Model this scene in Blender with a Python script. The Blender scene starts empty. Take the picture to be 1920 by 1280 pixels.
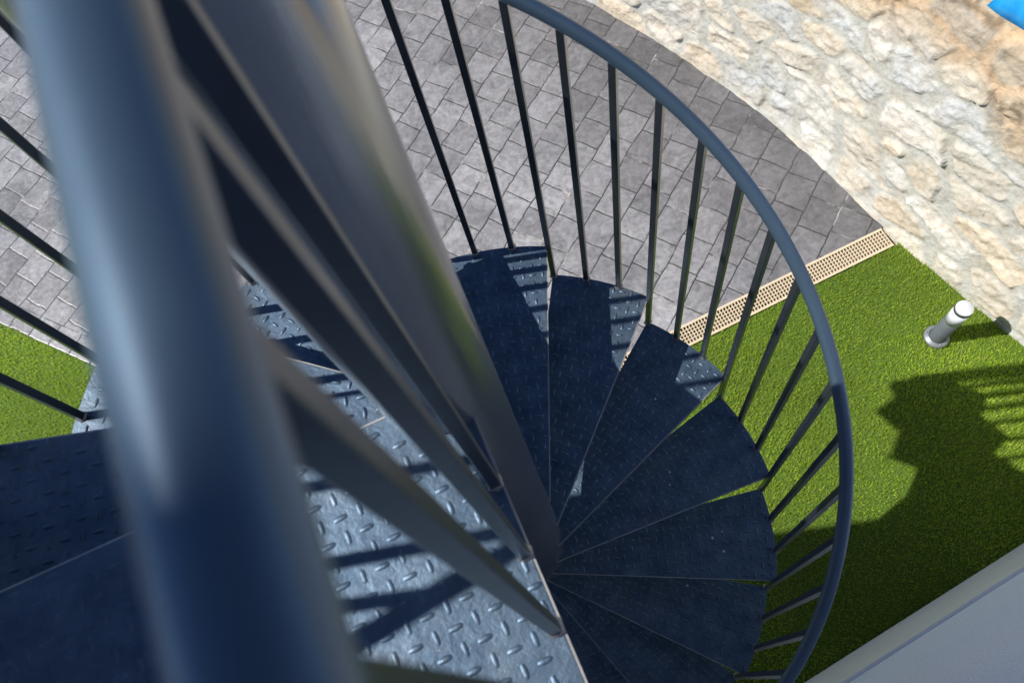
import bpy, bmesh, math, random
import numpy as np
from mathutils import Vector, Matrix
R_ = math.radians
random.seed(7); rng = np.random.default_rng(11)
scene = bpy.context.scene
C = scene.collection

# ------------------------------------------------------------------ camera
CAM = Vector((0.2325, -0.3621, 4.279))
cam_d = bpy.data.cameras.new("camera"); cam = bpy.data.objects.new("camera", cam_d); C.objects.link(cam)
Mr = Matrix(((0.993058344, 0.0431746316, 0.109412413),
             (0.0, 0.930197255, -0.367060031),
             (-0.117622808, 0.364512027, 0.923740146)))
cam.matrix_world = Matrix.Translation(CAM) @ Mr.to_4x4()
cam_d.sensor_width = 36.0
cam_d.lens = 1508.25 / 1920 * 36.0
cam_d.clip_start = 0.02; cam_d.clip_end = 300
cam_d.dof.use_dof = True
cam_d.dof.focus_distance = 2.9
cam_d.dof.aperture_fstop = 7.5
scene.camera = cam

# ------------------------------------------------------------------ sky and sun
SUN_AZ, SUN_EL = 7.0, 46.3          # direction of travel in plan, elevation
world = bpy.data.worlds.new("World"); scene.world = world
world.use_nodes = True
wn = world.node_tree; wn.nodes.clear()
wo = wn.nodes.new("ShaderNodeOutputWorld"); bg = wn.nodes.new("ShaderNodeBackground")
sky = wn.nodes.new("ShaderNodeTexSky"); sky.sky_type = 'NISHITA'; sky.sun_disc = False
sky.sun_elevation = R_(SUN_EL)
to_sun = Vector((-math.cos(R_(SUN_AZ)) * math.cos(R_(SUN_EL)), -math.sin(R_(SUN_AZ)) * math.cos(R_(SUN_EL)), math.sin(R_(SUN_EL))))
sky.sun_rotation = math.atan2(to_sun.x, to_sun.y)
sky.altitude = 3000; sky.air_density = 1.0; sky.dust_density = 0.0; sky.ozone_density = 6.0
bg.inputs[1].default_value = 0.08
wn.links.new(sky.outputs[0], bg.inputs[0]); wn.links.new(bg.outputs[0], wo.inputs[0])
sun_d = bpy.data.lights.new("sun", 'SUN'); sun_d.energy = 5.0; sun_d.angle = R_(0.53); sun_d.color = (1.0, 0.955, 0.89)
sun = bpy.data.objects.new("sun", sun_d); C.objects.link(sun)
sun.rotation_euler = to_sun.to_track_quat('Z', 'Y').to_euler()
vs = scene.view_settings
vs.view_transform = 'Standard'; vs.look = 'None'; vs.gamma = 1.0; vs.use_curve_mapping = False
vs.exposure = 0.5
scene.render.engine = 'CYCLES'
scene.cycles.use_denoising = True

# ------------------------------------------------------------------ helpers
def link(name, me, mat=None, parent=None):
    o = bpy.data.objects.new(name, me); C.objects.link(o)
    if mat is not None and not me.materials: me.materials.append(mat)
    if parent is not None: o.parent = parent
    return o
def tag(o, label=None, cat=None, group=None, kind=None):
    if label: o["label"] = label
    if cat: o["category"] = cat
    if group: o["group"] = group
    if kind: o["kind"] = kind
    return o
class MB:
    def __init__(s): s.v = []; s.f = []; s.sm = []
    def add(s, vs, fs, smooth=False):
        n = len(s.v); s.v += [tuple(a) for a in vs]; s.f += [tuple(i + n for i in f) for f in fs]; s.sm += [smooth] * len(fs)
    def box(s, c, size, ax=None):
        hx, hy, hz = [a / 2 for a in size]; vv = []
        X, Y, Z = ax if ax else (Vector((1, 0, 0)), Vector((0, 1, 0)), Vector((0, 0, 1)))
        for sx, sy, sz in ((-1,-1,-1),(1,-1,-1),(1,1,-1),(-1,1,-1),(-1,-1,1),(1,-1,1),(1,1,1),(-1,1,1)):
            vv.append(Vector(c) + X * hx * sx + Y * hy * sy + Z * hz * sz)
        s.add(vv, [(0,3,2,1),(4,5,6,7),(0,1,5,4),(1,2,6,5),(2,3,7,6),(3,0,4,7)])
    def prism(s, poly, z0, z1):     # poly CCW list of (x,y)
        n = len(poly)
        vv = [(x, y, z0) for x, y in poly] + [(x, y, z1) for x, y in poly]
        s.add(vv, [tuple(range(n - 1, -1, -1)), tuple(range(n, 2 * n))] + [(i, (i + 1) % n, n + (i + 1) % n, n + i) for i in range(n)])
    def tube(s, pts, r, seg=16, cap=True, frame_up=Vector((0, 0, 1))):
        pts = [Vector(p) for p in pts]; n = len(pts); vv = []
        rr = r if isinstance(r, (list, tuple)) else [r] * n
        for i, p in enumerate(pts):
            t = (pts[min(i + 1, n - 1)] - pts[max(i - 1, 0)]).normalized()
            u = frame_up if abs(t.dot(frame_up)) < 0.95 else Vector((1, 0, 0))
            a = t.cross(u).normalized(); b = a.cross(t)
            for k in range(seg):
                w = 2 * math.pi * k / seg
                vv.append(p + (a * math.cos(w) + b * math.sin(w)) * rr[i])
        fs = [(i * seg + k, i * seg + (k + 1) % seg, (i + 1) * seg + (k + 1) % seg, (i + 1) * seg + k) for i in range(n - 1) for k in range(seg)]
        s.add(vv, fs, True)
        if cap:
            s.add(vv[:seg], [tuple(range(seg))]); s.add(vv[-seg:], [tuple(range(seg - 1, -1, -1))])
    def lathe(s, prof, c=(0, 0, 0), seg=48, smooth=True):
        vv = [(c[0] + r * math.cos(2 * math.pi * k / seg), c[1] + r * math.sin(2 * math.pi * k / seg), c[2] + z) for r, z in prof for k in range(seg)]
        fs = [(i * seg + k, i * seg + (k + 1) % seg, (i + 1) * seg + (k + 1) % seg, (i + 1) * seg + k) for i in range(len(prof) - 1) for k in range(seg)]
        s.add(vv, fs, smooth)
    def build(s, name, mat, parent=None, bevel=0, sharp=None):
        me = bpy.data.meshes.new(name); me.from_pydata(s.v, [], s.f)
        bm = bmesh.new(); bm.from_mesh(me)
        bmesh.ops.recalc_face_normals(bm, faces=bm.faces); bm.to_mesh(me); bm.free()
        me.polygons.foreach_set("use_smooth", s.sm); me.update()
        o = link(name, me, mat, parent)
        if bevel:
            m = o.modifiers.new("bevel", 'BEVEL'); m.width = bevel; m.segments = 2; m.limit_method = 'ANGLE'; m.angle_limit = R_(40)
        return o
def npmesh(name, V, F, mat, parent=None, col=None, smooth=True):
    me = bpy.data.meshes.new(name)
    V = np.asarray(V, dtype=np.float32); F = np.asarray(F, dtype=np.int32); k = F.shape[1]
    me.vertices.add(len(V)); me.vertices.foreach_set("co", V.ravel())
    me.loops.add(F.size); me.loops.foreach_set("vertex_index", F.ravel())
    me.polygons.add(len(F)); me.polygons.foreach_set("loop_start", np.arange(0, F.size, k, dtype=np.int32))
    me.polygons.foreach_set("loop_total", np.full(len(F), k, dtype=np.int32))
    me.polygons.foreach_set("use_smooth", np.full(len(F), smooth))
    me.update(calc_edges=True)
    if col is not None:
        a = me.color_attributes.new("Tint", 'FLOAT_COLOR', 'POINT')
        c = np.ones((len(V), 4), dtype=np.float32); c[:, :3] = col; a.data.foreach_set("color", c.ravel())
    return link(name, me, mat, parent)

class NT:
    def __init__(s, name):
        s.m = bpy.data.materials.new(name); s.m.use_nodes = True; s.t = s.m.node_tree
        s.b = s.t.nodes["Principled BSDF"]
    def n(s, ty, **kw):
        x = s.t.nodes.new(ty)
        for k, v in kw.items():
            if hasattr(x, k): setattr(x, k, v)
            else: x.inputs[k].default_value = v
        return x
    def l(s, a, b): s.t.links.new(a, b)
    def ramp(s, src, stops):
        r = s.t.nodes.new("ShaderNodeValToRGB"); e = r.color_ramp.elements
        while len(e) < len(stops): e.new(0.5)
        for i, (p, c) in enumerate(stops): e[i].position = p; e[i].color = (*c, 1)
        s.l(src, r.inputs[0]); return r.outputs[0]
    def noise(s, scale, detail=4, rough=0.55, vec=None, dist=0.0):
        x = s.n("ShaderNodeTexNoise"); x.inputs["Scale"].default_value = scale; x.inputs["Detail"].default_value = detail
        x.inputs["Roughness"].default_value = rough; x.inputs["Distortion"].default_value = dist
        if vec is not None: s.l(vec, x.inputs["Vector"])
        return x
    def coord(s, kind="Object"): return s.n("ShaderNodeTexCoord").outputs[kind]
    def mapping(s, vec, loc=(0,0,0), rot=(0,0,0), scale=(1,1,1)):
        m = s.n("ShaderNodeMapping"); m.inputs[1].default_value = loc; m.inputs[2].default_value = rot; m.inputs[3].default_value = scale
        s.l(vec, m.inputs[0]); return m.outputs[0]
    def mix(s, fac, a, b, ty='MIX'):
        x = s.n("ShaderNodeMix"); x.data_type = 'RGBA'; x.blend_type = ty
        for sock, v in ((x.inputs[0], fac), (x.inputs[6], a), (x.inputs[7], b)):
            if isinstance(v, bpy.types.NodeSocket): s.l(v, sock)
            elif isinstance(v, (int, float)): sock.default_value = v
            else: sock.default_value = (*v, 1)
        return x.outputs[2]
    def bump(s, h, strength=0.5, dist=0.01, nrm=None):
        x = s.n("ShaderNodeBump"); x.inputs["Strength"].default_value = strength; x.inputs["Distance"].default_value = dist
        s.l(h, x.inputs["Height"])
        if nrm is not None: s.l(nrm, x.inputs["Normal"])
        s.l(x.outputs[0], s.b.inputs["Normal"]); return x.outputs[0]
    def math(s, op, a, b=None):
        x = s.n("ShaderNodeMath"); x.operation = op
        for i, v in enumerate((a, b)):
            if v is None: continue
            if isinstance(v, bpy.types.NodeSocket): s.l(v, x.inputs[i])
            else: x.inputs[i].default_value = v
        return x.outputs[0]

# ------------------------------------------------------------------ materials
def mat_steel(name, base, base2, metallic, r0, r1, scale=14, coat=0.0, streak=False, bumpd=0.0004, dents=0, specks=False, scratches=False):
    t = NT(name); co = t.coord()
    v = t.mapping(co, scale=(1, 1, 0.25)) if streak else co
    n1 = t.noise(scale, 6, 0.6, v, 0.6 if streak else 0.1); n2 = t.noise(scale * 9, 3, 0.6, v)
    c = t.ramp(n1.outputs[0], [(0.32, base), (0.7, base2)])
    if specks:                      # grit, chips in the paint and pale scuffs
        sp = t.noise(260, 2, 0.5, co); pa = t.noise(9, 3, 0.6, co)
        m = t.math('MULTIPLY', t.ramp(sp.outputs[0], [(0.70, (0, 0, 0)), (0.76, (1, 1, 1))]), t.ramp(pa.outputs[0], [(0.42, (0.05,) * 3), (0.62, (1, 1, 1))]))
        c = t.mix(m, c, (0.42, 0.42, 0.42))
        du = t.noise(3.1, 6, 0.7, co, 0.8)
        c = t.mix(t.math('MULTIPLY', t.ramp(du.outputs[0], [(0.5, (0, 0, 0)), (0.78, (1, 1, 1))]), 0.35), c, (0.17, 0.16, 0.14))
    if scratches:
        v2 = t.mapping(co, rot=(0.5, 0.0, 0), scale=(2.2, 2.2, 26)); sc = t.noise(3.0, 4, 0.6, v2, 0.7)
        pa = t.noise(4, 2, 0.5, co)
        m = t.math('MULTIPLY', t.ramp(sc.outputs[0], [(0.51, (0, 0, 0)), (0.60, (1, 1, 1))]), t.ramp(pa.outputs[0], [(0.38, (0, 0, 0)), (0.55, (1, 1, 1))]))
        sx = t.n("ShaderNodeSeparateXYZ"); t.l(co, sx.inputs[0])
        lo = t.n("ShaderNodeMapRange"); lo.inputs[1].default_value = 2.9; lo.inputs[2].default_value = 2.3; t.l(sx.outputs[2], lo.inputs[0])
        c = t.mix(t.math('MULTIPLY', t.math('MULTIPLY', m, 0.75), lo.outputs[0]), c, (0.02, 0.022, 0.026))
        gl = t.noise(1.6, 4, 0.6, co); c = t.mix(t.math('MULTIPLY', lo.outputs[0], 0.55), c, t.ramp(gl.outputs[0], [(0.35, (0.2, 0.2, 0.2)), (0.65, (0.42, 0.41, 0.40))]))
    t.l(c, t.b.inputs["Base Color"])
    rr = t.n("ShaderNodeMapRange"); rr.inputs[3].default_value = r0; rr.inputs[4].default_value = r1
    t.l(n2.outputs[0], rr.inputs[0]); t.l(rr.outputs[0], t.b.inputs["Roughness"])
    t.b.inputs["Metallic"].default_value = metallic
    t.b.inputs["Coat Weight"].default_value = coat; t.b.inputs["Coat Roughness"].default_value = 0.25
    if dents:
        n3 = t.noise(55, 3, 0.55, co, 0.4)
        t.bump(t.math('ADD', t.math('MULTIPLY', n2.outputs[0], 0.25), n3.outputs[0]), 0.8, dents)
    elif streak:
        vb = t.mapping(co, scale=(60, 60, 0.7)); nb = t.noise(1.0, 3, 0.6, vb); t.bump(nb.outputs[0], 0.55, 0.0012)
    else: t.bump(n2.outputs[0], 0.5, bumpd)
    return t.m
M_tread = mat_steel("tread_steel", (0.055, 0.09, 0.14), (0.11, 0.162, 0.222), 0.8, 0.44, 0.6, 16, dents=0.0016, specks=True)
M_edge = mat_steel("edge_steel", (0.26, 0.26, 0.26), (0.42, 0.41, 0.40), 0.4, 0.3, 0.5, 30)
M_rail = mat_steel("rail_steel", (0.058, 0.098, 0.145), (0.068, 0.112, 0.162), 0.52, 0.36, 0.44, 5, 0.2, bumpd=0.0001)
M_bar = mat_steel("bar_steel", (0.04, 0.05, 0.062), (0.06, 0.072, 0.088), 0.6, 0.28, 0.4, 9, 0.3)
M_col = mat_steel("column_steel", (0.135, 0.15, 0.163), (0.27, 0.28, 0.285), 0.66, 0.16, 0.26, 7, 0.5, True, scratches=True)
M_weld = mat_steel("weld_metal", (0.16, 0.16, 0.165), (0.40, 0.38, 0.36), 0.7, 0.25, 0.5, 90, bumpd=0.002)

def mat_paving(rot=-60, bw=0.215, rh=0.184, off=0.45, loc=(0.06, 0.03, 0)):
    t = NT("stamped_concrete"); co = t.coord()
    warp = t.noise(5.5, 3, 0.6, co)
    v0 = t.n("ShaderNodeVectorMath"); v0.operation = 'SUBTRACT'; t.l(warp.outputs[1], v0.inputs[0]); v0.inputs[1].default_value = (0.5, 0.5, 0.5)
    v1 = t.n("ShaderNodeVectorMath"); v1.operation = 'SCALE'; t.l(v0.outputs[0], v1.inputs[0]); v1.inputs[3].default_value = 0.035
    v2 = t.n("ShaderNodeVectorMath"); v2.operation = 'ADD'; t.l(co, v2.inputs[0]); t.l(v1.outputs[0], v2.inputs[1])
    fine = t.noise(60, 2, 0.5, co)
    v3 = t.n("ShaderNodeVectorMath"); v3.operation = 'SUBTRACT'; t.l(fine.outputs[1], v3.inputs[0]); v3.inputs[1].default_value = (0.5, 0.5, 0.5)
    v4 = t.n("ShaderNodeVectorMath"); v4.operation = 'SCALE'; t.l(v3.outputs[0], v4.inputs[0]); v4.inputs[3].default_value = 0.006
    v5 = t.n("ShaderNodeVectorMath"); v5.operation = 'ADD'; t.l(v2.outputs[0], v5.inputs[0]); t.l(v4.outputs[0], v5.inputs[1])
    m = t.mapping(v5.outputs[0], loc=loc, rot=(0, 0, R_(rot)))
    def brick(c1, c2, mo, msz, smooth):
        b = t.n("ShaderNodeTexBrick"); b.offset = off; b.offset_frequency = 2; b.squash = 0.84 if off else 1.0; b.squash_frequency = 3
        b.inputs["Color1"].default_value = (*c1, 1); b.inputs["Color2"].default_value = (*c2, 1); b.inputs["Mortar"].default_value = (*mo, 1)
        b.inputs["Scale"].default_value = 1; b.inputs["Mortar Size"].default_value = msz; b.inputs["Mortar Smooth"].default_value = smooth
        b.inputs["Brick Width"].default_value = bw; b.inputs["Row Height"].default_value = rh
        t.l(m, b.inputs["Vector"]); return b
    b1 = brick((0.19, 0.19, 0.199), (0.285, 0.285, 0.298), (0, 0, 0), 0.0044, 0.3)
    b2 = brick((1, 1, 1), (1, 1, 1), (0, 0, 0), 0.011, 1.0)
    blot = t.noise(2.1, 5, 0.6, co); grain = t.noise(38, 6, 0.7, co, 0.5); stone = t.noise(13, 5, 0.6, co, 1.4)
    c = t.mix(0.75, b1.outputs[0], t.ramp(blot.outputs[0], [(0.3, (0.50, 0.50, 0.52)), (0.5, (1.0, 1.0, 1.0)), (0.72, (1.25, 1.25, 1.25))]), 'MULTIPLY')
    c = t.mix(0.6, c, t.ramp(stone.outputs[0], [(0.28, (0.62, 0.60, 0.60)), (0.5, (1, 1, 1)), (0.75, (1.22, 1.22, 1.24))]), 'MULTIPLY')
    c = t.mix(0.7, c, t.ramp(grain.outputs[0], [(0.3, (0.72, 0.72, 0.72)), (0.62, (1.12, 1.12, 1.12)), (0.8, (1.5, 1.48, 1.44))]), 'MULTIPLY')
    ring = t.noise(7.5, 3, 0.5, co, 2.2)
    c = t.mix(0.8, c, t.ramp(ring.outputs[0], [(0.30, (0.66, 0.65, 0.66)), (0.40, (0.92, 0.92, 0.92)), (0.46, (0.80, 0.79, 0.80)), (0.52, (1.0, 1.0, 1.0)), (0.7, (1.12, 1.12, 1.13))]), 'MULTIPLY')
    jn = t.noise(3.4, 4, 0.7, co)
    joint = t.ramp(jn.outputs[0], [(0.47, (0.035, 0.034, 0.036)), (0.55, (0.06, 0.06, 0.06)), (0.66, (0.36, 0.335, 0.325))])
    # darker concrete toward the foot of the rubble wall
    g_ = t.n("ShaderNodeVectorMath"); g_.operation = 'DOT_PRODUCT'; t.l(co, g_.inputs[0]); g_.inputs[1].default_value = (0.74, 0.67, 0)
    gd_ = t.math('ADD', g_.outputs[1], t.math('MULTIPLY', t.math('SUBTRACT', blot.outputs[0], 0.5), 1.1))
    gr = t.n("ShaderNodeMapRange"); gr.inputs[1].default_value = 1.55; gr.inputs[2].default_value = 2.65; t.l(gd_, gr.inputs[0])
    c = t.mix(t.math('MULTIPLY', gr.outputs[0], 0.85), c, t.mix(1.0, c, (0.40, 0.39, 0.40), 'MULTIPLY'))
    c = t.mix(b1.outputs[1], c, joint)
    t.l(c, t.b.inputs["Base Color"])
    t.l(t.ramp(grain.outputs[0], [(0.3, (0.32,) * 3), (0.7, (0.50,) * 3)]), t.b.inputs["Roughness"])
    t.b.inputs["Specular IOR Level"].default_value = 0.65
    h = t.math('ADD', t.math('MULTIPLY', b2.outputs[0] if False else t.math('SUBTRACT', 1.0, b2.outputs[1]), 0.45),
               t.math('ADD', t.math('MULTIPLY', stone.outputs[0], 0.75), t.math('MULTIPLY', grain.outputs[0], 0.22)))
    t.bump(h, 0.6, 0.0055)
    return t.m
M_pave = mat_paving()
def mat_simple(name, c1, c2, rough, scale, bs=0.3, bd=0.002, metallic=0.0, detail=5):
    t = NT(name); co = t.coord(); n = t.noise(scale, detail, 0.6, co)
    t.l(t.ramp(n.outputs[0], [(0.3, c1), (0.7, c2)]), t.b.inputs["Base Color"])
    t.b.inputs["Roughness"].default_value = rough; t.b.inputs["Metallic"].default_value = metallic
    if bs: t.bump(n.outputs[0], bs, bd)
    return t.m
M_ground = mat_simple("bare_earth", (0.12, 0.09, 0.06), (0.2, 0.16, 0.11), 0.95, 12)
M_turfbase = mat_simple("turf_backing", (0.055, 0.10, 0.010), (0.08, 0.14, 0.013), 0.95, 90)
M_plinth = mat_simple("plinth_render", (0.64, 0.66, 0.67), (0.69, 0.71, 0.72), 0.75, 6, 0.1)
M_shade_slab = mat_simple("shade_slab_dark", (0.05, 0.045, 0.04), (0.08, 0.07, 0.06), 0.7, 12)
M_grate = mat_simple("cream_plastic", (0.50, 0.41, 0.285), (0.58, 0.49, 0.36), 0.55, 30, 0.1)
M_channel = mat_simple("channel_dirt", (0.08, 0.05, 0.03), (0.14, 0.09, 0.055), 0.9, 40)
def mat_stucco():
    t = NT("stucco"); co = t.coord(); n = t.noise(130, 3, 0.5, co); n2 = t.noise(1.2, 3, 0.5, co)
    t.l(t.ramp(n2.outputs[0], [(0.3, (0.70, 0.78, 0.99)), (0.7, (0.76, 0.83, 0.99))]), t.b.inputs["Base Color"])
    t.b.inputs["Roughness"].default_value = 0.65
    t.bump(t.ramp(n.outputs[0], [(0.4, (0, 0, 0)), (0.56, (1, 1, 1))]), 0.55, 0.004)
    return t.m
M_stucco = mat_stucco()
def mat_tint(name, rough, bscale, bs, bd, trans=0.0, mul=None):
    t = NT(name); a = t.n("ShaderNodeAttribute"); a.attribute_name = "Tint"
    co = t.coord(); n = t.noise(bscale, 8, 0.68, co); n2 = t.noise(bscale * 0.22, 4, 0.6, co, 0.8)
    c = a.outputs[0]
    if mul:
        c = t.mix(mul, c, t.ramp(n.outputs[0], [(0.3, (0.66, 0.63, 0.6)), (0.5, (1, 1, 1)), (0.75, (1.16, 1.17, 1.18))]), 'MULTIPLY')
        c = t.mix(mul * 0.8, c, t.ramp(n2.outputs[0], [(0.33, (0.90, 0.81, 0.68)), (0.52, (1.0, 1.0, 1.0)), (0.7, (1.02, 1.05, 1.08))]), 'MULTIPLY')
    t.l(c, t.b.inputs["Base Color"]); t.b.inputs["Roughness"].default_value = rough
    if bs: t.bump(t.math('ADD', n.outputs[0], t.math('MULTIPLY', n2.outputs[0], 1.5)), bs, bd)
    return t.m
M_stone = mat_tint("rubble_stone", 0.9, 34, 0.75, 0.012, mul=0.75)
def mat_grass():
    t = NT("turf_blades"); a = t.n("ShaderNodeAttribute"); a.attribute_name = "Tint"
    t.l(a.outputs[0], t.b.inputs["Base Color"]); t.b.inputs["Roughness"].default_value = 0.5
    tr = t.n("ShaderNodeBsdfTranslucent"); t.l(a.outputs[0], tr.inputs[0])
    mx = t.n("ShaderNodeMixShader"); mx.inputs[0].default_value = 0.45
    t.l(t.b.outputs[0], mx.inputs[1]); t.l(tr.outputs[0], mx.inputs[2])
    t.l(mx.outputs[0], t.t.nodes["Material Output"].inputs[0]); return t.m
M_grass = mat_grass()

# ------------------------------------------------------------------ plan geometry (column axis at the origin)
def rel(x, y, z=-4.279): return Vector((x + CAM.x, y + CAM.y, z + CAM.z))
hd = Vector((math.cos(R_(29.4)), math.sin(R_(29.4)), 0)); hn = Vector((-hd.y, hd.x, 0))
HP = Vector((0.919 + CAM.x, -0.105 + CAM.y, 0))                       # a point of the house wall at the ground
def hw(s, n=0.0, z=0.0): return HP + hd * s + hn * n + Vector((0, 0, z))
# drain line: upper (paving side) edge
dd = Vector((math.cos(R_(25.2)), math.sin(R_(25.2)), 0)); dn = Vector((-dd.y, dd.x, 0))
D0 = rel(0.128, 1.606 - 0.012, -4.279)
def dp(s, n=0.0, z=0.0): return Vector((D0.x, D0.y, 0)) + dd * s + dn * n + Vector((0, 0, z))
# left lawn edge
ld = Vector((math.cos(R_(-24.2)), math.sin(R_(-24.2)), 0)); L0 = rel(-3.054, 1.655)
def lp(s): return Vector((L0.x, L0.y, 0)) + ld * s
def isect(p, d, q, e):
    det = d.x * -e.y + e.x * d.y
    s = ((q.x - p.x) * -e.y + e.x * (q.y - p.y)) / det
    return p + d * s
dstart = isect(dp(0), dd, lp(0), ld)                                   # corner where both edges meet
s_dstart = (dstart - dp(0)).dot(dd)
# stone wall base line
SWB = [rel(*q) for q in [(-3.6, 7.4), (-1.6, 5.65), (0.006, 4.20), (0.51, 3.735), (0.973, 3.26), (1.249, 2.90), (1.452, 2.60), (1.625, 2.335), (2.236, 1.575), (2.9, 0.80), (3.9, -0.35), (5.0, -1.6)]]

# ------------------------------------------------------------------ setting
g = MB(); g.prism([(-60, -60), (60, -60), (60, 60), (-60, 60)], -0.30, -0.13); tag(g.build("ground", M_ground), kind="structure")
fill = MB()
BW = 0.145; lnrm = Vector((-ld.y, ld.x, 0))
bcorner = isect(dp(0), dd, lp(0) + lnrm * BW, ld)
b_ = MB(); b_.prism([(p.x, p.y) for p in (dstart, bcorner, lp(-12) + lnrm * BW, lp(-12))], -0.12, 0.0)
ml = L0.to_2d(); ca_, sa_ = math.cos(R_(24.2)), math.sin(R_(24.2))
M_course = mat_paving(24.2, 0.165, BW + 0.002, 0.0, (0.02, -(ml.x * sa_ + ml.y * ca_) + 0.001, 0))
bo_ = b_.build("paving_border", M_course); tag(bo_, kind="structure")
pv = [bcorner, dp(2.6), rel(2.9, 2.4), rel(1.9, 4.2), rel(-3.0, 9.0), rel(-12, 9.0), lp(-12) + lnrm * BW]
fill.prism([(p.x, p.y) for p in pv], -0.12, 0.0)
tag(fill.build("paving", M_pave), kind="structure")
# lawn backing sheets: two pieces so that the drain channel stays open
def lawn_sheet():
    b = MB()
    e = [dp(3.2, -0.128), dp(s_dstart, -0.128), lp((dstart - lp(0)).dot(ld) - 0.02), lp(-12), rel(-12, -4), rel(5, -4)]
    e[1] = e[1]; pts = [(p.x, p.y) for p in (dp(3.2, -0.128), dp(s_dstart + 0.02, -0.128), lp((dstart - lp(0)).dot(ld) - 0.12), lp(-12), rel(-16, -9), rel(9, -9))]
    b.prism(pts, -0.12, -0.012)
    return tag(b.build("lawn_ground", M_turfbase), kind="structure")
lawn_sheet()
def grass():
    def region(n, xr, yr, test):
        P = np.stack([rng.uniform(*xr, n), rng.uniform(*yr, n)], 1); return P[test(P)]
    dnv = np.array([dn.x, dn.y]); d0 = np.array([D0.x, D0.y]); hnv = np.array([hn.x, hn.y]); hp = np.array([HP.x, HP.y])
    ldv = np.array([ld.x, ld.y]); lnv = np.array([-ldv[1], ldv[0]]); l0 = np.array([L0.x, L0.y])
    sb = np.array([[p.x, p.y] for p in SWB])
    def inwall(P):
        r = np.zeros(len(P), bool); yb = np.interp(P[:, 0], sb[:, 0], sb[:, 1]); return P[:, 1] < yb + 0.03
    def right(P):
        wob = 0.008 * np.sin(P[:, 0] * 43) + 0.006 * np.sin(P[:, 0] * 101 + 1)
        return (((P - d0) @ dnv) < -0.126 + wob) & (((P - hp) @ hnv) > 0.004) & inwall(P) & (P[:, 0] > -1.3)
    def left(P):
        wob = 0.010 * np.sin(P[:, 0] * 31) + 0.006 * np.sin(P[:, 0] * 87 + 2)
        return (((P - l0) @ lnv) < wob) & (P[:, 0] < -1.25)
    A = region(430000, (-1.3, 3.2), (-1.2, 2.2), right)
    B = region(150000, (-4.6, -1.25), (-0.2, 2.2), left)
    P = np.concatenate([A, B]); n = len(P)
    ang = rng.uniform(0, 2 * np.pi, n); h = rng.uniform(0.014, 0.024, n); w = rng.uniform(0.0008, 0.0015, n)
    lean = rng.uniform(0.003, 0.013, n); la = rng.uniform(0, 2 * np.pi, n) 
    # pile leans in loose patches, as turf does
    la = np.where(rng.random(n) < 0.6, 2.4 + 0.9 * np.sin(P[:, 0] * 5.1) + 0.9 * np.cos(P[:, 1] * 4.3) + 0.5 * rng.normal(size=n), la)
    dx = np.cos(ang) * w; dy = np.sin(ang) * w; lx = np.cos(la) * lean; ly = np.sin(la) * lean
    z0 = np.full(n, -0.012)
    V = np.empty((n, 5, 3), np.float32)
    V[:, 0] = np.stack([P[:, 0] - dx, P[:, 1] - dy, z0], 1); V[:, 1] = np.stack([P[:, 0] + dx, P[:, 1] + dy, z0], 1)
    V[:, 2] = np.stack([P[:, 0] + dx + lx * .4, P[:, 1] + dy + ly * .4, z0 + h * .65], 1); V[:, 3] = np.stack([P[:, 0] - dx + lx * .4, P[:, 1] - dy + ly * .4, z0 + h * .65], 1)
    V[:, 4] = np.stack([P[:, 0] + lx, P[:, 1] + ly, z0 + h], 1)
    i = np.arange(n)[:, None] * 5
    F = np.concatenate([i + np.array([[0, 1, 2]]), i + np.array([[0, 2, 3]]), i + np.array([[3, 2, 4]])])
    base = np.array([0.42, 0.57, 0.045]); alt = np.array([0.54, 0.65, 0.09]); dk = np.array([0.28, 0.44, 0.035]); tan = np.array([0.50, 0.47, 0.14])
    u = rng.random(n)[:, None]
    patch = 0.5 + 0.25 * np.sin(P[:, 0] * 3.1 + 1.3 * np.sin(P[:, 1] * 2.3)) + 0.25 * np.sin(P[:, 1] * 6.7 + P[:, 0] * 2.9 + 1)
    c = np.where(u < 0.45, base, np.where(u < 0.72, alt, np.where(u < 0.94, dk, tan))) * (0.82 + 0.36 * patch[:, None]) * rng.uniform(0.75, 1.2, (n, 1))
    col = np.repeat(c, 5, axis=0)
    o = npmesh("grass", V.reshape(-1, 3), F, M_grass, col=col, smooth=False)
    tag(o, "short bright green artificial turf on both sides of the stair", "grass", kind="stuff")
grass()

# ------------------------------------------------------------------ drain
def drain():
    e = bpy.data.objects.new("drain_channel", None); C.objects.link(e)
    tag(e, "cream slotted drain grating between the grey paving and the turf", "drain")
    s0, s1 = s_dstart + 0.05, 1.655; W = 0.126; z = 0.004; th = 0.012
    L = s1 - s0; up = Vector((0, 0, 1))
    g = MB()
    for n_, w_ in ((-0.007, 0.014), (-W + 0.007, 0.014)):
        g.box(dp((s0 + s1) / 2, n_, z - th / 2), (L, w_, th), (dd, dn, up))
    rows = 5; inner = W - 0.028; pitch = inner / rows
    for r in range(1, rows):
        g.box(dp((s0 + s1) / 2, -0.014 - pitch * r, z - th / 2 - 0.001), (L - 0.002, 0.0046, th), (dd, dn, up))
    k = int(L / 0.0195)
    for i in range(k + 1):
        g.box(dp(s0 + 0.004 + i * (L - 0.008) / k, -W / 2, z - th / 2 - 0.002), (0.0048, inner + 0.002, th), (dd, dn, up))
    g.build("grating", M_grate, e)
    c = MB()
    c.box(dp((s0 + s1) / 2, -W / 2, -0.105), (L, W - 0.004, 0.01), (dd, dn, up))
    for n_ in (-0.004, -W + 0.004): c.box(dp((s0 + s1) / 2, n_, -0.055), (L, 0.005, 0.09), (dd, dn, up))
    c.build("channel", M_channel, e)
drain()

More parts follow.
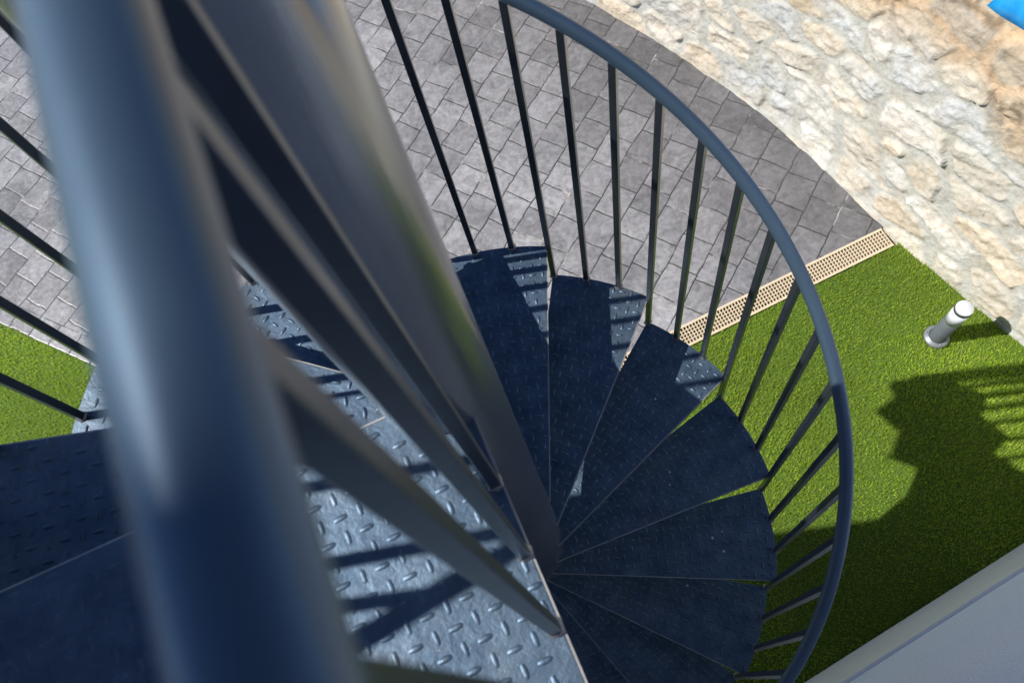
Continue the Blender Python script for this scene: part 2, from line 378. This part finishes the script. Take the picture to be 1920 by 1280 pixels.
# ------------------------------------------------------------------ rubble stone wall
def vnoise(P, scale, seed):
    r = np.random.default_rng(seed); T = r.random((64, 64)); q = P * scale; i = np.floor(q).astype(int); f = q - i; f = f * f * (3 - 2 * f)
    g_ = lambda a, b: T[(i[:, 0] + a) % 64, (i[:, 1] + b) % 64]
    return (g_(0, 0) * (1 - f[:, 0]) + g_(1, 0) * f[:, 0]) * (1 - f[:, 1]) + (g_(0, 1) * (1 - f[:, 0]) + g_(1, 1) * f[:, 0]) * f[:, 1]
def fbm(P, scale, seed, o=4):
    return sum(vnoise(P, scale * 2 ** k, seed + k) * 0.5 ** k for k in range(o)) / sum(0.5 ** k for k in range(o))
def stone_wall():
    B = [Vector((p.x, p.y, 0)) for p in SWB]
    seg = [(B[i + 1] - B[i]).length for i in range(len(B) - 1)]; cum = np.concatenate([[0], np.cumsum(seg)])
    bx = np.array([p.x for p in B]); by = np.array([p.y for p in B])
    S0, S1 = cum[1] - 0.6, cum[-2] + 0.3
    TT = 3.3
    step = 0.0115
    s = np.arange(S0, S1, step); t = np.arange(-0.12, TT, step)
    ns, nt = len(s), len(t)
    SS, T2 = np.meshgrid(s, t, indexing='ij'); P = np.stack([SS.ravel(), T2.ravel()], 1)
    # smoothed base line
    def base(a): 
        k = np.linspace(-0.18, 0.18, 9); return np.mean([np.interp(a + q, cum, bx) for q in k], 0), np.mean([np.interp(a + q, cum, by) for q in k], 0)
    X, Y = base(P[:, 0]); X2, Y2 = base(P[:, 0] + 0.05); X1, Y1 = base(P[:, 0] - 0.05)
    tx, ty = X2 - X1, Y2 - Y1; ln = np.hypot(tx, ty); tx /= ln; ty /= ln
    nx, ny = ty * -1, tx * 1                       # horizontal normal; turned to face the stair below
    flip = np.where((nx * (0 - X) + ny * (0 - Y)) > 0, 1.0, -1.0); nx *= flip; ny *= flip
    # profile: near vertical to ~1.25 m, then an earth and stone bank leaning back
    hh = np.clip(P[:, 1], None, 1.35); over = np.clip(P[:, 1] - 1.35, 0, None)
    back = hh * 0.10 + over * 0.55; zz = hh + over * 0.83
    # jittered seeds, courses staggered
    cw, chh = 0.33, 0.20
    q = P.copy(); q[:, 0] += 0.09 * (fbm(P, 2.2, 5) - .5) + 0.03 * (fbm(P, 9, 15) - .5); q[:, 1] += 0.10 * (fbm(P, 2.6, 9) - .5) + 0.03 * (fbm(P, 9, 19) - .5)
    gi = np.floor(q[:, 0] / cw).astype(int); gj = np.floor(q[:, 1] / chh).astype(int)
    f1 = np.full(len(P), 9.0); f2 = np.full(len(P), 9.0); idx = np.zeros(len(P), int); ddx = np.zeros(len(P)); ddy = np.zeros(len(P))
    def hsh(i, j, k):
        x = np.sin(i * 127.1 + j * 311.7 + k * 74.7) * 43758.5453; return x - np.floor(x)
    for a in (-2, -1, 0, 1, 2):
        for b in (-2, -1, 0, 1, 2):
            i, j = gi + a, gj + b
            sx = (i + 0.5 + 0.78 * (hsh(i, j, 1) - .5) + 0.5 * (j % 2)) * cw; sy = (j + 0.5 + 0.72 * (hsh(i, j, 2) - .5)) * chh
            th = 0.7 * (hsh(i, j, 3) - .5); el = 0.72 + 0.9 * hsh(i, j, 4); sz = 0.8 + 0.42 * hsh(i, j, 5)
            u = (q[:, 0] - sx) * np.cos(th) + (q[:, 1] - sy) * np.sin(th); v = -(q[:, 0] - sx) * np.sin(th) + (q[:, 1] - sy) * np.cos(th)
            au, av = np.abs(u / (0.40 * el + 0.02)), np.abs(v / 0.235)
            d = (au ** 2.6 + av ** 2.6) ** (1 / 2.6) / sz
            m = d < f1
            f2 = np.where(m, f1, np.minimum(f2, d)); ddx = np.where(m, u, ddx); ddy = np.where(m, v, ddy)
            idx = np.where(m, i * 4096 + j, idx); f1 = np.where(m, d, f1)
    edge = (f2 - f1) + 0.10 * (fbm(P, 16, 31) - .5) + 0.05 * (fbm(P, 45, 37) - .5)
    hA = hsh(idx, 0, 7); hB = hsh(idx, 0, 8); hC = hsh(idx, 0, 9); hD = hsh(idx, 0, 10)
    mort = 0.05 + 0.085 * hB
    sm = np.clip((edge - mort) / (0.028 + 0.06 * hC), 0, 1); sm = sm * sm * (3 - 2 * sm)
    face = (0.005 + 0.012 * hA) + ddx * 0.08 * (hB - .5) + ddy * 0.12 * (hC - .4)
    rgh = 0.022 * (fbm(P, 11, 41, 3) - .5) + 0.014 * (fbm(P * np.array([1, 2.2]), 34, 45, 3) - .5)
    # split faces: terraced ledges within each stone
    led = fbm(P * np.array([1.0, 1.7]) + hA[:, None] * 7, 6.5, 51, 4); led = np.floor(led * 9) / 9 * 0.65 + led * 0.35
    disp = sm * (face + rgh + 0.042 * (led - .5)) + (1 - sm) * (0.010 * (fbm(P, 7, 61, 3) - .5) + 0.004 * (fbm(P, 50, 63, 3) - .5))
    disp += 0.05 * (fbm(P, 0.9, 71, 2) - .5)
    under = np.clip(P[:, 1] / 0.10, 0, 1); disp = disp * (0.35 + 0.65 * under) + (1 - under) * 0.012
    X = X + nx * (disp - back); Y = Y + ny * (disp - back); Z = zz + 0.15 * disp
    V = np.stack([X, Y, Z], 1)
    a = (np.arange(ns - 1)[:, None] * nt + np.arange(nt - 1)[None, :]).ravel()
    F = np.stack([a, a + nt, a + nt + 1, a + 1], 1)
    if (nx.mean() * 1 + 0) > -9:  # orientation is irrelevant to the shading
        pass
    # colours of the stones themselves
    cream = np.array([0.62, 0.575, 0.49]); grey = np.array([0.56, 0.57, 0.56]); tan = np.array([0.62, 0.54, 0.42]); pale = np.array([0.63, 0.61, 0.56]); mcol = np.array([0.50, 0.495, 0.45])
    h = hD[:, None]
    c = np.where(h < 0.40, cream, np.where(h < 0.62, grey, np.where(h < 0.74, tan, pale)))
    warm = np.clip((fbm(P, 5.5, 81) - .47) * 4, 0, 1)[:, None]; c = c * (1 - 0.32 * warm) + np.array([0.66, 0.57, 0.46]) * 0.32 * warm
    c = c * (0.9 + 0.2 * hsh(idx, 0, 12))[:, None]
    m_ = mcol * (0.9 + 0.25 * fbm(P, 12, 91))[:, None]
    lime = np.clip((fbm(P, 3.2, 95) - .5) * 5, 0, 1)[:, None] * 0.55
    c = c * (1 - lime) + (c * 0.4 + np.array([0.66, 0.65, 0.6]) * 0.6) * lime
    col = c * sm[:, None] + m_ * (1 - sm)[:, None]
    # earth-stained upper part
    lim = 1.06 + 0.45 * (fbm(P, 1.3, 101, 3) - .5) + 0.10 * (fbm(P, 9, 105, 3) - .5) - 0.10 * (P[:, 0] < cum[4])
    br = np.clip((P[:, 1] - lim) / 0.10, 0, 1)[:, None]
    earth = np.array([0.56, 0.42, 0.28]) * (0.55 + 0.9 * fbm(P, 24, 111))[:, None]
    st_b = c * np.array([0.86, 0.78, 0.68])
    bcol = st_b * sm[:, None] * 0.75 + earth * (1 - 0.75 * sm)[:, None]
    dark = np.clip((fbm(P, 4.3, 121) - .56) * 9, 0, 1)[:, None] * np.clip((fbm(P, 40, 125) - .35) * 4, 0, 1)[:, None]
    bcol = bcol * (1 - 0.6 * dark)
    col = (col * (1 - br) + bcol * br) * 0.80
    root = bpy.data.objects.new("stone_wall", None); C.objects.link(root)
    tag(root, "sunlit rubble stone retaining wall of cream blocks in pale mortar", "wall")
    npmesh("stonework", V, F, M_stone, root, col=col)
    bk = MB()                                       # the earth mass behind the face
    poly = []
    for aa in np.linspace(S0, S1, 30):
        x, y = base(np.array([aa])); poly.append((float(x[0]), float(y[0])))
    off = Vector((1, 0.9, 0))
    inner = [(x + 1.6, y + 1.5) for x, y in poly]; outer = [(x + 9, y + 8) for x, y in poly]
    bk.prism(inner + outer[::-1], -0.1, 2.6)
    bk.build("earth_bank", M_ground, root)
stone_wall()

# ------------------------------------------------------------------ house
def house():
    e = bpy.data.objects.new("house", None); C.objects.link(e)
    tag(e, "pale blue rendered house beside the stair with a light plinth", "house")
    up = Vector((0, 0, 1)); ax = (hd, hn, up)
    w = MB(); w.box(hw(0, -2.0, 3.6), (13.0, 4.0, 7.2), ax); w.build("wall", M_stucco, e)
    pl = MB(); pl.box(hw(0, 0.008, 0.285), (13.0, 0.016, 0.57), ax); pl.build("plinth", M_plinth, e, bevel=0.003)
    # terrace wing with solid parapet west of the landing; its NE corner throws the lawn shadow
    a7 = R_(SUN_AZ); s = Vector((math.cos(a7), math.sin(a7), 0)); n = Vector((-s.y, s.x, 0))
    corner = Vector((CAM.x, CAM.y, 0)) + s * -1.45 + n * 0.49
    cn = (corner - HP).dot(hn); cs = (corner - HP).dot(hd)
    t = MB(); t.box(hw(cs - 2.0, cn / 2 + 0.005, (4.279 - 0.25) / 2), (4.0, cn - 0.01, 4.279 - 0.25), ax); t.build("terrace_parapet", M_stucco, e)
    # canopy out of view overhead, added to shade the near rail and darken reflections
    k = Vector((CAM.x, CAM.y, 0)) + s * -2.99 + n * 0.047
    kn = (k - HP).dot(hn); ks = (k - HP).dot(hd)
    ce = 5.2; kw = 1.15; r = MB(); r.box(hw(ks + (ce - 2.0) / 2, kw / 2, 4.279 + 3.0), (ce + 2.0, kw, 0.16), ax); r.box(hw(ks - 1.25, kw + (kn - kw) / 2 + 0.001, 4.279 + 3.0), (2.5, kn - kw - 0.002, 0.158), ax); r.build("shade_slab", M_shade_slab, e)
house()

# ------------------------------------------------------------------ bollard light
def bollard():
    p = rel(1.802, 1.618); e = bpy.data.objects.new("bollard_light", None); e.location = (p.x, p.y, 0); C.objects.link(e)
    tag(e, "short grey bollard garden light with white diffuser standing on turf", "garden light")
    r = 0.043
    m1 = mat_simple("grey_post_paint", (0.085, 0.10, 0.115), (0.11, 0.125, 0.14), 0.5, 8, 0)
    m2 = mat_simple("opal_plastic", (0.55, 0.57, 0.62), (0.60, 0.62, 0.66), 0.35, 5, 0)
    m2.node_tree.nodes["Principled BSDF"].inputs["Subsurface Weight"].default_value = 0.0
    m3 = mat_simple("dark_gasket", (0.03, 0.03, 0.035), (0.04, 0.04, 0.045), 0.5, 8, 0)
    b = MB(); b.lathe([(0, 0.0), (0.064, 0.0), (0.066, 0.004), (0.066, 0.012), (0.062, 0.017), (0.050, 0.021), (0.046, 0.024)]); b.build("base_flange", mat_simple("flange_grey", (0.16, 0.18, 0.2), (0.21, 0.23, 0.25), 0.4, 9, 0, metallic=0.3), e)
    b = MB(); b.lathe([(r, 0.018), (r, 0.232), (r - 0.004, 0.236), (0, 0.236)]); b.build("post", m1, e)
    b = MB(); b.lathe([(0, 0.2365), (r - 0.001, 0.2365), (r - 0.0005, 0.36), (0, 0.361)]); b.build("diffuser", m2, e)
    b = MB(); b.lathe([(0, 0.3615), (r + 0.0012, 0.3615), (r + 0.0012, 0.3775), (0, 0.378)]); b.build("gasket", m3, e)
    b = MB(); b.lathe([(0, 0.3782), (r - 0.0005, 0.3782), (r - 0.0005, 0.390), (r - 0.003, 0.393), (0, 0.394)]); b.build("cap", mat_simple("white_cap", (0.56, 0.57, 0.59), (0.60, 0.61, 0.63), 0.45, 8, 0), e)
    for a in (0.6, 2.7, 4.8):
        c = MB(); c.lathe([(0, 0.0), (0.0048, 0.0), (0.0048, 0.003), (0.003, 0.0045), (0, 0.005)], (0.056 * math.cos(a), 0.056 * math.sin(a), 0.019), 10); c.build("screw", M_weld, e)
bollard()

# ------------------------------------------------------------------ blue tarpaulin at the top of the bank
def tarp():
    m = mat_simple("blue_plastic", (0.0, 0.16, 0.42), (0.01, 0.27, 0.6), 0.35, 14, 0.4, 0.01)
    n = 26; V = []; F = []
    o = rel(1.535, 2.145, -2.525)
    ux = Vector((0.64, -0.77, 0)); uy = Vector((0.35, 0.30, 0.80)).normalized()
    for i in range(n):
        for j in range(n):
            u = -0.12 + 1.0 * i / (n - 1); v = 1.0 * j / (n - 1)
            w = 0.018 * math.sin(u * 17 + v * 9) + 0.012 * math.sin(v * 23 - u * 8) + 0.02 * math.sin(u * 6)
            V.append(o + ux * (u + 0.02 * math.sin(v * 14)) + uy * (v + 0.03 * math.sin(u * 11) + 0.25 * max(0, 0.1 - u)) + Vector((-0.5, -0.5, 0.5)) * w)
    for i in range(n - 1):
        for j in range(n - 1): F.append((i * n + j, (i + 1) * n + j, (i + 1) * n + j + 1, i * n + j + 1))
    ob = npmesh("tarpaulin", [tuple(v) for v in V], F, m)
    s = ob.modifiers.new("thick", 'SOLIDIFY'); s.thickness = 0.003
    tag(ob, "crumpled bright blue plastic sheet lying above the stone wall", "plastic sheet")
tarp()

# ------------------------------------------------------------------ spiral staircase
RC = 0.0845; RISE = 0.1936; TH0 = 84.09; DT = 23.054; INN = 0.0758; ZB = 4.279 - 2.1486
NOSE = {-4: 182.0, -3: 157.5, -2: 133.0, -1: 108.5}
ZUP = {-5: 4.279 - 1.03, -4: 4.279 - 1.25, -3: 4.279 - 1.47, -2: 4.279 - 1.71, -1: 4.279 - 1.94}
ROUT = {-4: 0.93, -5: 0.86, -3: 0.845, -2: 0.81}
def nose(k): return NOSE.get(k, TH0 - k * DT) if k > -5 else 203.6
def rout(k): return ROUT.get(k, 0.80)
def ztop(k): return ZUP.get(k, ZB - k * RISE)
stair = bpy.data.objects.new("spiral_staircase", None); C.objects.link(stair)
tag(stair, "dark blue grey steel spiral staircase with checker plate treads", "staircase")
def pol(r, a, z=0.0): return Vector((r * math.cos(R_(a)), r * math.sin(R_(a)), z))
def inside(poly, x, y):
    c = False; n = len(poly); j = n - 1
    for i in range(n):
        xi, yi = poly[i]; xj, yj = poly[j]
        if (yi > y) != (yj > y) and x < (xj - xi) * (y - yi) / (yj - yi) + xi: c = not c
        j = i
    return c
def edge_dist(poly, x, y):
    best = 9
    for i in range(len(poly)):
        x1, y1 = poly[i]; x2, y2 = poly[(i + 1) % len(poly)]
        dx, dy = x2 - x1, y2 - y1; L2 = dx * dx + dy * dy
        t = max(0, min(1, ((x - x1) * dx + (y - y1) * dy) / L2)) if L2 > 0 else 0
        best = min(best, math.hypot(x - x1 - t * dx, y - y1 - t * dy))
    return best
def lug(mb, cx, cy, z, ang, L=0.0240, W=0.0090, H=0.0030):
    ca, sa = math.cos(ang), math.sin(ang); nu = 8; vv = []; fs = []
    rings = [(1.0, 0.0), (0.72, 0.62), (0.32, 0.96)]
    for s_, h_ in rings:
        for k in range(nu):
            w = 2 * math.pi * k / nu
            cw_, sw_ = math.cos(w), math.sin(w); x = math.copysign(abs(cw_) ** 0.75, cw_) * L / 2 * s_; y = math.copysign(abs(sw_) ** 0.75, sw_) * W / 2 * s_
            vv.append((cx + x * ca - y * sa, cy + x * sa + y * ca, z + H * h_ - (0.0003 if h_ == 0 else 0)))
    for r in range(2):
        for k in range(nu): fs.append((r * nu + k, r * nu + (k + 1) % nu, (r + 1) * nu + (k + 1) % nu, (r + 1) * nu + k))
    fs.append(tuple(2 * nu + k for k in range(nu)))
    mb.add(vv, fs, True)
def plate(poly, z, ang, name, th=0.006, skip_col=True, H=0.0030, W=0.0088, p=0.029):
    """checker plate: slab with folded lips and raised lugs, one mesh"""
    mb = MB(); mb.prism(poly, z - th, z)
    ca, sa = math.cos(ang), math.sin(ang)
    ox, oy = random.uniform(0, p), random.uniform(0, p)
    for i in range(-60, 61):
        for j in range(-60, 61):
            u, v = i * p + ox, j * p + oy; x, y = u * ca - v * sa, u * sa + v * ca
            if abs(x) > 2.2 or abs(y) > 2.2 or not inside(poly, x, y) or edge_dist(poly, x, y) < 0.009: continue
            if skip_col and math.hypot(x, y) < RC + 0.014: continue
            lug(mb, x, y, z, ang + (math.pi / 2 if (i + j) % 2 else 0) + random.uniform(-.03, .03), W=W, H=H, L=p * 0.82)
    return mb
def lip(mb, a, b, z, drop=0.030, t=0.005, inward=None):
    a, b = Vector(a), Vector(b); d = (b - a).normalized(); n = Vector((-d.y, d.x, 0))
    if inward is not None and n.dot(inward) < 0: n = -n
    mb.box((a + b) / 2 + n * (t / 2 + 0.0006) + Vector((0, 0, z - 0.006 - drop / 2 - 0.0002)), ((b - a).length - 0.012, t, drop), (d, n, Vector((0, 0, 1))))
def tread(k):
    a1 = nose(k); a0 = (nose(k - 1) if k > -4 else nose(-5)) - 0.4; R = rout(k)
    z = ztop(k)
    o1 = pol(R, a1); i1 = pol(INN, a1 - 90) + pol(0.035, a1)
    o0 = pol(R, a0); i0 = pol(-0.012, a0 - 90) + pol(0.06, a0)
    # order CCW: inner back .. ; nose edge is the clockwise end
    arc = [pol(R, a1 + (a0 - a1) * t / 10) for t in range(11)]
    poly = [(i1.x, i1.y)] + [(p.x, p.y) for p in arc] + [(i0.x, i0.y)]
    mid = (a0 + a1) / 2
    mb = plate(poly, z, R_(mid), "tread")
    o = mb.build("tread", M_tread, stair, bevel=0.0012)
    e = MB(); c = pol(R / 2, mid)
    lip(e, (i1.x, i1.y, 0), (o1.x, o1.y, 0), z, 0.030, 0.005, c - o1)
    lip(e, (i0.x, i0.y, 0), (o0.x, o0.y, 0), z, 0.030, 0.005, c - o0)
    e.build("stiffener", M_bar, o)
    # lighter steel strip along the front edge
    d = (o1 - i1).normalized(); n = Vector((-d.y, d.x, 0)); 
    if n.dot(c - o1) > 0: n = -n
    w = MB(); w.box((i1 + o1) / 2 + n * 0.0012 + Vector((0, 0, z - 0.0036)), ((o1 - i1).length - 0.006, 0.0024, 0.0062), (d, n, Vector((0, 0, 1))))
    w.build("nosing", M_edge, o)
    return o
for k in range(-4, 11 - 1): tread(k)
# landing plate
ZL = ztop(-5)
WEST = 0.40
def landing():
    i = Vector((0.010, -0.024, 0)); o = i + pol(0.87, 203.6)
    wl = lambda p: (p - HP).dot(hn)
    out = -hn
    east_dir = pol(1, 293.0); east_in = pol(0.030, 23.0)
    t_ = wl(east_in) / -(east_dir.dot(hn)); east_out = east_in + east_dir * (t_ - 0.004)
    poly = [(east_out.x, east_out.y), (east_in.x, east_in.y), (i.x, i.y), (o.x, o.y)]
    q = o - hd * WEST; poly.append((q.x, q.y)); wq = q - hn * (wl(q) - 0.004)
    poly += [(wq.x, wq.y)]
    poly = poly[::-1] if sum((poly[j][0] * poly[(j + 1) % len(poly)][1] - poly[(j + 1) % len(poly)][0] * poly[j][1]) for j in range(len(poly))) < 0 else poly
    mb = plate(poly, ZL, R_(296), "landing", H=0.0016, W=0.0090, p=0.0272); ob = mb.build("landing_plate", M_tread, stair, bevel=0.0012)
    e = MB()
    d = east_dir; n = Vector((-d.y, d.x, 0))
    e.box(east_in + d * 0.5 + n * 0.0015 + Vector((0, 0, ZL - 0.0036)), (0.93, 0.003, 0.0066), (d, n, Vector((0, 0, 1))))
    o3 = o - i; d2 = o3.normalized(); n2 = Vector((-d2.y, d2.x, 0))
    if n2.y < 0: n2 = -n2
    e.box((o + i) / 2 + n2 * 0.0012 + Vector((0, 0, ZL - 0.0036)), (o3.length - 0.02, 0.0024, 0.0062), (d2, n2, Vector((0, 0, 1))))
    e.build("nosing", M_edge, ob)
    b = MB(); b.box(east_in + d * 0.52 - n * 0.012 + Vector((0, 0, ZL - 0.045)), (0.86, 0.006, 0.07), (d, n, Vector((0, 0, 1)))); 
    b.build("support_angle", M_bar, ob)
    return east_dir, t_
EDIR, ELEN = landing()
# column
c = MB(); zt = 4.279 - 0.10
prof = [(0, -0.02), (0.13, -0.02), (0.13, 0.010), (RC, 0.011)] + [(RC, z) for z in np.linspace(0.05, zt, 20)] + [(RC - 0.004, zt + 0.006), (0, zt + 0.008)]
c.lathe(prof, seg=96); c.build("central_column", M_col, stair)

WELDS = []
def bar(b, t, ang, s=0.0162, name="baluster"):
    """square bar standing at b, its faces turned to the stair's radius"""
    b, t = Vector(b), Vector(t); d = (t - b); L = d.length; d.normalize()
    X = pol(1, ang); X = (X - d * X.dot(d)).normalized(); Y = d.cross(X)
    m = MB(); m.box((b + t) / 2, (s, s, L), (X, Y, d)); o = m.build(name, M_bar, stair, bevel=0.0013)
    w = MB(); seg = 14; rings = []
    vv = []
    for r_, z_ in ((1.52, -0.001), (1.30, 0.0045), (1.0, 0.007)):
        for k in range(seg):
            a = 2 * math.pi * k / seg; q = s / 2 * r_ * (1 + random.uniform(-.12, .14)) / max(abs(math.cos(a)), abs(math.sin(a))) ** 0.7
            vv.append(b + X * math.cos(a) * q + Y * math.sin(a) * q + d * (z_ + random.uniform(-.0008, .0012) * (z_ > 0)))
    w.add(vv, [(r * seg + k, r * seg + (k + 1) % seg, (r + 1) * seg + (k + 1) % seg, (r + 1) * seg + k) for r in range(2) for k in range(seg)], True)
    w.build("weld", M_weld, o)
    return o
HO = 1.0533; RH = 0.7467; RB = 0.8071
def jang(j):                     # angle of baluster j (0 sits at the nose of tread 0)
    k = j / 3.0; k0 = math.floor(k); f = k - k0
    A = lambda q: nose(q) if q >= -5 else 203.6 - (q + 5) * 23
    return A(k0) * (1 - f) + A(k0 + 1) * f - 0.59
def jz(j):                       # underside height of the rail over baluster j
    k = j / 3.0; k0 = math.floor(k); f = k - k0
    Z = lambda q: ztop(q) if q >= -5 else ztop(-5)
    return min(Z(k0) * (1 - f) + Z(k0 + 1) * f + HO, ZR)
def jr(j): return 1.22 if j <= -14 else (1.13 if j == -13 else (1.04 if j <= -10 else 1.0))
ZR = 4.279 - 0.131
rail_r = 0.0147
for j in range(-15, 30):
    k = 1 + j // 3
    if k > 9: continue
    a = jang(j); rb = (RB - 0.004) * jr(j) if j < 0 else RB - 0.004
    rt = RH if j >= 0 else RH + (RB - RH) * min(1, -j / 7)
    bar(pol(rb - 0.004, a, ztop(max(k, -5))), pol(rt, a, jz(j) - 0.012), a)
# continuous spiral hand rail
pts = []
jj = 28.5
while jj >= -15:
    rt = RH if jj >= 0 else RH + (RB - RH) * min(1, -jj / 7)
    pts.append(pol(rt, jang(jj), jz(jj))); jj -= 0.25
# then level along the north edge of the landing, parallel to the house
for p_ in pts: p_.z = min(p_.z, ZR)
q = pol(RB, 204.5); pts[-1] = Vector((q.x, q.y, ZR))
wend = q - hd * (WEST - 0.01)
for t in np.linspace(0.1, 1, 6): v = q.lerp(wend, t); pts.append(Vector((v.x, v.y, ZR)))
hr = MB(); hr.tube(pts, rail_r, 20); hr.build("handrail", M_rail, stair)
for i in range(1, 4):
    v = q - hd * (0.112 * i); bar((v.x, v.y, ZL), (v.x, v.y, ZR - 0.012), 29.4)

# landing guard: straight rail right beside the camera, square bars along the plate edge
def gp(x, y, z): return Vector((x + CAM.x, y + CAM.y, z + CAM.z))
g0, g1 = Vector((-0.1447, 0.213, 0)), Vector((-0.070, 0.035, 0)); gd = (g1 - g0).normalized()
gl = MB(); gs = gp(g0.x, g0.y, -0.131) - gd * 0.075; ge = gp(g0.x, g0.y, -0.131) + gd * 0.86
gl.tube([gs.lerp(ge, t) for t in np.linspace(0, 1, 12)], rail_r, 32); gl.build("handrail", M_rail, stair)
for i in range(0, 7):
    b = g0 + gd * (0.0965 * i - (0.002 if i == 3 else 0))
    tt = b - gd * (0.0, 0.010, 0.029, 0.048, 0.046, 0.04, 0.03)[i]      # hand-fitted bars, not quite plumb
    bar(gp(b.x, b.y, -1.03), gp(tt.x, tt.y, -0.131 - 0.012), 293.0, 0.0155)

# ------------------------------------------------------------------ crumbs of mortar lying on the treads
M_crumb = mat_simple("mortar_crumb", (0.5, 0.45, 0.38), (0.7, 0.64, 0.56), 0.9, 60)
def crumb(x, y, k, s, label):
    m = MB(); bm = bmesh.new(); bmesh.ops.create_icosphere(bm, subdivisions=2, radius=s)
    for v in bm.verts: v.co *= random.uniform(0.65, 1.2); v.co.z *= 0.6
    me = bpy.data.meshes.new("crumb"); bm.to_mesh(me); bm.free()
    o = link("crumb", me, M_crumb); o.location = (x, y, ztop(k) + s * 0.45)
    tag(o, label, "debris", "crumbs of mortar on the treads")

for x, y, k, r, lab in [(0.400, 0.423, 2, 0.0035, "pale crumb alone near the middle of a tread with a sunlit outer corner"),
                   (0.445, 0.224, 3, 0.0032, "upper of two pale crumbs lying one above the other on a shaded tread"),
                   (0.442, 0.182, 3, 0.0030, "lower of two pale crumbs lying one above the other on a shaded tread"),
                   (0.625, 0.052, 4, 0.0032, "uppermost of the small crumbs near the outer end of a shaded tread"),
                   (0.590, 0.031, 4, 0.0045, "pinkish crumb nearest the column in the cluster on a shaded tread"),
                   (0.624, -0.015, 4, 0.0048, "largest crumb, lowest in the cluster near the tread's outer end"),
                   (0.509, -0.112, 5, 0.0038, "pale crumb close to the back edge of a low shaded tread")]:
    crumb(x, y, k, r, lab)
